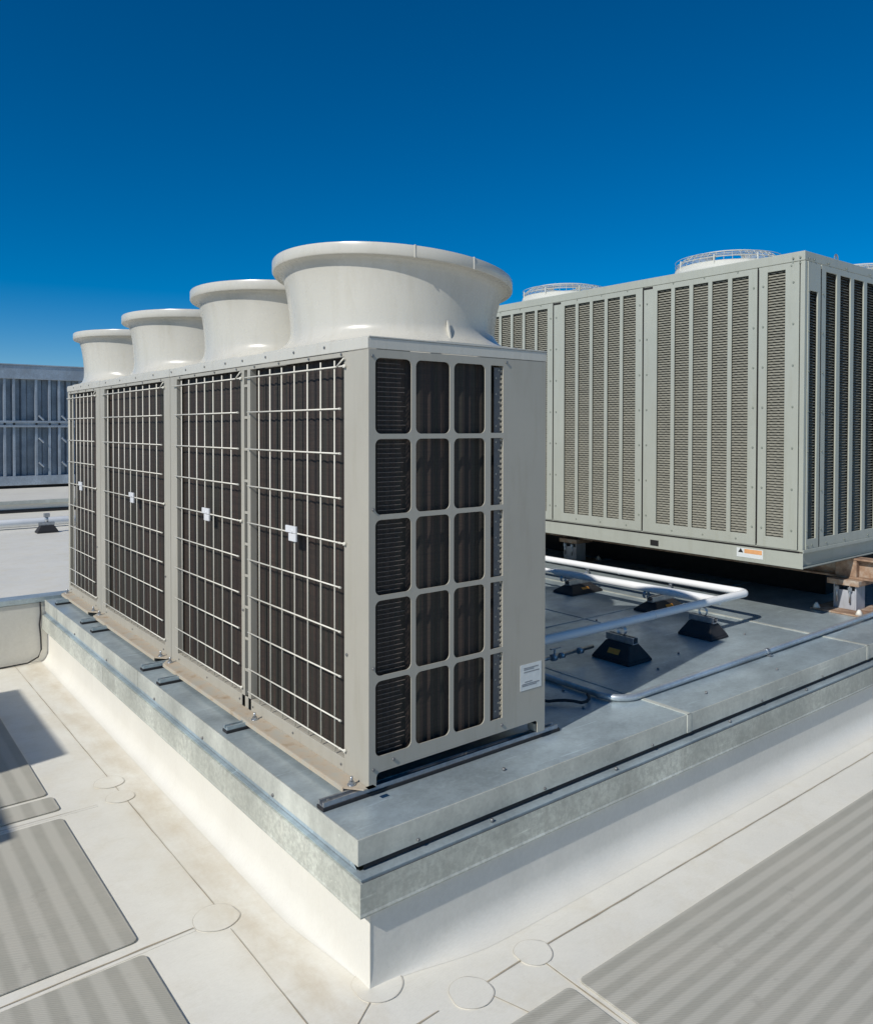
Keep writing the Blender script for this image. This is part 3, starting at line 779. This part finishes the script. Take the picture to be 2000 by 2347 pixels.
L=MB(); L.rod((2.90,1.88,.128),(2.90,1.93,.128),.02,14,r2=.012); L.rod((2.90,1.93,.128),(2.90,2.02,.128),.014,12); L.rod((2.90,2.02,.128),(2.90,2.05,.128),.02,8); L.rod((2.90,2.05,.128),(2.90,3.6,.128),.012,10)
L.build('copper_tail',M['pipe'],o,offset=(2.90,.56,.140))
BG='black rubber pipe support blocks'
def block(px,py,rot,label,orange=True,h=.095,clamps=(0,),hw=(.10,.125),pz=None,sc=1):
    o=thing('pipe_support_block',label,'pipe support',(px,py,ZD if pz is None else pz),BG); o.rotation_euler=(0,0,rot); o.scale=(sc,sc,sc)
    L=MB(); L.frustum((0,0),(hw[0],hw[1]),(hw[0]*.96,hw[1]*.98),.001,.018); L.frustum((0,0),(hw[0]*.95,hw[1]*.97),(.038,hw[1]*.62),.018,h)
    L.build('rubber_base',M['black'],o,.005)
    L=MB(); L.box(-.022,.022,-hw[1]*.72,hw[1]*.72,h,h+.004); L.box(-.022,-.019,-hw[1]*.72,hw[1]*.72,h+.004,h+.034); L.box(.019,.022,-hw[1]*.72,hw[1]*.72,h+.004,h+.034)
    L.box(-.019,-.008,-hw[1]*.72,hw[1]*.72,h+.031,h+.034); L.box(.008,.019,-hw[1]*.72,hw[1]*.72,h+.031,h+.034)
    L.build('strut_channel',M['steel'],o,.0006)
    if orange:
        for s_ in (-1,1):
            L=MB(); t=s_; 
            f0,f1=.30,.62; zt=lambda f:.018+(h-.018)*f; xt=lambda f:hw[0]*.95+(.038-hw[0]*.95)*f+.0015
            L.quad([(s_*xt(f0),-.04,zt(f0)),(s_*xt(f0),.035,zt(f0)),(s_*xt(f1),.035,zt(f1)),(s_*xt(f1),-.04,zt(f1))])
            L.build('orange_label',M['orange'],o)
    for c in clamps:
        L=MB(); zc_=h+.034+PR
        pts=[(0,c+ (PR+.003)*math.cos(R(a)),zc_+(PR+.003)*math.sin(R(a))) for a in range(-60,241,20)]
        for dx in (-.009,.009): 
            pass
        L.rings([[(-.011,p[1],p[2]) for p in pts],[(.011,p[1],p[2]) for p in pts]],closed=False)
        L.box(-.010,.010,c-.004,c+.004,zc_+PR+.003,zc_+PR+.022); L.rod((0,c-.014,zc_+PR+.013),(0,c+.014,zc_+PR+.013),.005,6)
        L.build('pipe_clamp',M['steel'],o)
    return o
block(1.935,.495,0,'black rubber block with orange label under the near white pipe, closest to the viewer',clamps=(0,))
block(2.69,.495,0,'black rubber support block under the near white pipe just before its corner, no label showing',orange=False,clamps=(0,),hw=(.09,.115),h=.088)
block(3.06,1.06,R(90),'black support block with orange label half hidden behind the near pipe',clamps=(-.11,.16),h=.066,hw=(.10,.17))
block(3.06,1.80,R(90),'black support block with orange label farthest back, beside the near unit corner',clamps=(-.11,.16),h=.062,hw=(.10,.17))
# conduit
o=thing('metal_conduit','bare galvanised conduit coming from behind the near unit and bending right along the deck edge','conduit',(1.36,.04,-.01))
L=MB(); L.tube([(1.345,1.3,-.012),(1.357,.485,-.012),(1.360,.17,-.012)]+elbow((1.48,.17),180,272,.125,-.012,10)+[(2.6,.048,-.008),(3.94,.062,-.004),(6.5,.09,0)],.0155,12)
L.build('conduit_tube',M['conduit'],o,offset=(1.36,.04,-.01))
L=MB()
for x,y in ((2.6,.048),(4.2,.066)): L.box(x-.012,x+.012,y-.034,y+.034,ZD+.0045,ZD+.008); L.rod((x-.012,y,-.008),(x+.012,y,-.008),.0175,12)
L.box(1.335,1.378,.60,.625,ZD+.0045,ZD+.008); L.rod((1.357,.60,-.012),(1.357,.625,-.012),.0175,12)
L.build('strap',M['steel'],o,offset=(1.36,.04,-.01))
# small line with unions
o=thing('small_metal_pipe','thin metal pipe with union fittings leaving the near unit toward the first black block','pipe',(1.4,.60,.02))
L=MB(); L.rod((.84,.585,.03),(1.83,.605,.03),.010,10); L.build('tube',M['steel'],o,offset=(1.4,.60,.02))
L=MB()
for x,r in ((1.40,.016),(1.50,.019),(1.56,.016),(1.70,.018)): L.rod((x,.592,.03),(x+.03,.593,.03),r,8)
L.rod((1.52,.592,.03),(1.52,.592,.072),.006,8); L.box(1.49,1.56,.586,.598,.072,.079)
L.build('union_fitting',M['steel'],o,offset=(1.4,.60,.02))
L=MB(); pts=[(1.02+.10*t,.20+.06*math.sin(t*2.1),ZD+.012+.01*abs(math.sin(t*3))) for t in [i*.25 for i in range(13)]]
L.tube(pts,.007,8); tag(L.build('black_cable',M['black'],None,offset=(1.1,.2,ZD)),'short loose black cable on the shaded deck beside the near unit','cable')
# roof screws scattered on deck
L=MB()
for x,y in ((1.93,.26),(1.30,.33),(2.25,.36),(2.9,.35),(1.2,.12),(.5,-.12),(1.8,-.1),(2.4,-.12),(2.47,1.12)): L.rod((x,y,ZD+.001),(x,y,ZD+.009),.006,8)
pb(L,'deck_screw',M['screw'])

ZQ=-.5
# ------------------------------------------------------------------ far background: metal screen on curb
SY=19.0
SC=thing('metal_screen_wall','tall galvanised metal screen wall with upright ribs and a middle rail, far back at left','screen wall',(2,SY,-.22)); so=(2,SY,-.22)
sb=lambda L,n,m,bev=0: L.build(n,m,SC,bev,offset=so)
xs0,xs1=-9,12
L=MB(); x=xs0; pts=[]; 
while x<xs1:
    pts+= [(x,SY+.16),(x+.16,SY+.16),(x+.20,SY+.10),(x+.30,SY+.10),(x+.34,SY+.16)]; x+=.34
L.rings([[(p[0],p[1],.03) for p in pts],[(p[0],p[1],2.45) for p in pts]],closed=False,smooth=False); sb(L,'corrugated_sheet',M['screendark'])
L=MB(); L.box(xs0,xs1,SY-.05,SY+.2,2.39,2.72); L.box(xs0,xs1,SY-.07,SY+.22,2.72,2.75); sb(L,'top_fascia',M['screen'],.01)
L=MB(); L.box(xs0,xs1,SY-.06,SY+.02,1.22,1.27); L.box(xs0,xs1,SY-.06,SY+.02,1.33,1.38); L.box(xs0,xs1,SY-.02,SY+.02,1.27,1.33); sb(L,'middle_rail',M['screen'],.006)
L=MB(); L.box(xs0,xs1,SY-.05,SY+.2,-.19,.035); sb(L,'bottom_skirt',M['screen'],.01)
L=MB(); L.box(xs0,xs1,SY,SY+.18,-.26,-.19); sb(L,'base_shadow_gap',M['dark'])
L=MB()
for x in [2.01+.0,2.21,2.70,3.0,3.22,3.7,4.0,1.6,1.3,.8]: L.box(x,x+.055,SY-.02,SY+.06,.036,2.388)
sb(L,'upright',M['screen'],.004)
L=MB()
for x in (2.75,3.27):
    for z in (1.40,.85,.25):
        L.prism([(0,0),(.03,0),(.03,.02),(0,.02)],0,0.001)
        L.bm.faces.ensure_lookup_table()
        A=Vector((x+.03,SY-.03,z+.11)); B=Vector((x+.14,SY-.03,z)); L.rod(A,B,.028,6)
sb(L,'brace_clip',M['screen'])
FC=thing('far_roof_curb','long low pale curb across the far roof beneath the metal screen','roof curb',(2,15.3,ZQ)); fo=(2,15.3,ZQ)
L=MB(); L.box(-12,16,15.3,19.4,ZQ+.001,-.262); L.build('curb_body',M['wall'],FC,.02,offset=fo)
L=MB(); L.box(-12,16,15.25,15.299,-.33,-.255); L.build('metal_edge',M['galvface'],FC,.005,offset=fo)
L=MB(); L.box(-12,16,15.28,15.2995,ZQ+.001,-.43); L.build('curb_shadow_line',M['black'],FC,0,offset=fo)  # black strip standing in for the shadow line at the curb foot
FP=thing('far_white_pipe','thick white pipe lying low across the far roof at left','pipe',(1.4,12.5,-.40))
L=MB(); L.rod((-9,12.5,-.40),(9,12.5,-.40),.07,14); L.build('pipe_jacket',M['pipe'],FP,offset=(1.4,12.5,-.40))
b=block(1.45,11.75,R(90),'small dark support block alone on the far white roof at left',orange=False,clamps=(),pz=ZQ,sc=1.35,hw=(.08,.12),h=.09)
L=MB(); L.rod((0,0,.12),(0,0,.20),.02,8); L.box(-.03,.03,-.03,.03,.19,.23); L.build('post',M['steel'],b)

# ------------------------------------------------------------------ neighbouring unit outside the frame at left (its shadow falls on the roof)
N_=thing('neighbour_unit','beige metal cabinet beyond the left edge of the photo, casting the roof shadow','rooftop unit',(-3.4,2.3,ZQ)); no=(-3.4,2.3,ZQ)
L=MB(); L.box(-4.2,-2.82,1.76,3.05,ZQ+.12,1.5); L.box(-4.2,-3.19,.98,1.757,ZQ+.12,1.5); L.build('cabinet',M['body'],N_,.01,offset=no)
L=MB(); L.box(-4.22,-3.2,1.0,3.0,ZQ+.001,ZQ+.12); L.build('plinth',M['galv'],N_,.004,offset=no)

farscale(SC); farscale(FC); farscale(FP); farscale(b); farscale(N_)
# ------------------------------------------------------------------ camera
cam=D.cameras.new('camera'); co_=D.objects.new('camera',cam); COL.objects.link(co_); S.camera=co_
F=1790.978; yaw,pitch,roll=.666446,-.0178535,.00122833
f=Vector((math.sin(yaw)*math.cos(pitch),math.cos(yaw)*math.cos(pitch),math.sin(pitch))); r=Vector((math.cos(yaw),-math.sin(yaw),0)); u=r.cross(f)
r2=r*math.cos(roll)+u*math.sin(roll); u2=-r*math.sin(roll)+u*math.cos(roll)
co_.matrix_world=Matrix(((r2.x,u2.x,-f.x,-1.4163),(r2.y,u2.y,-f.y,-2.16178),(r2.z,u2.z,-f.z,1.19999748),(0,0,0,1)))
cam.sensor_fit='HORIZONTAL'; cam.sensor_width=36; cam.lens=F/2000*36; cam.shift_y=(1014.26-1173.5)/2000; cam.clip_end=500; cam.clip_start=.05
# ------------------------------------------------------------------ light
el=R(39.3); sd=Vector((-.983*math.cos(el),-.181*math.cos(el),math.sin(el)))
sun=D.lights.new('sun','SUN'); sun.energy=4.15; sun.angle=R(.55); sun.color=(1,.965,.90)
so_=D.objects.new('sun',sun); COL.objects.link(so_); so_.rotation_euler=(-sd).to_track_quat('-Z','Y').to_euler()
w=D.worlds.new('World'); S.world=w; w.use_nodes=True; nt=w.node_tree; bg=nt.nodes['Background']
sky=nt.nodes.new('ShaderNodeTexSky'); sky.sky_type='NISHITA'; sky.sun_disc=False; sky.sun_elevation=el
sky.sun_rotation=math.atan2(sd.x,sd.y); sky.altitude=2200; sky.air_density=1.0; sky.dust_density=.05; sky.ozone_density=4.0
hs=nt.nodes.new('ShaderNodeHueSaturation'); hs.inputs['Saturation'].default_value=1.5
nt.links.new(sky.outputs['Color'],hs.inputs['Color']); nt.links.new(hs.outputs['Color'],bg.inputs['Color'])
bg.inputs['Strength'].default_value=.087
S.view_settings.view_transform='Standard'; S.view_settings.look='None'; S.view_settings.exposure=0; S.view_settings.gamma=1
S.cycles.max_bounces=6
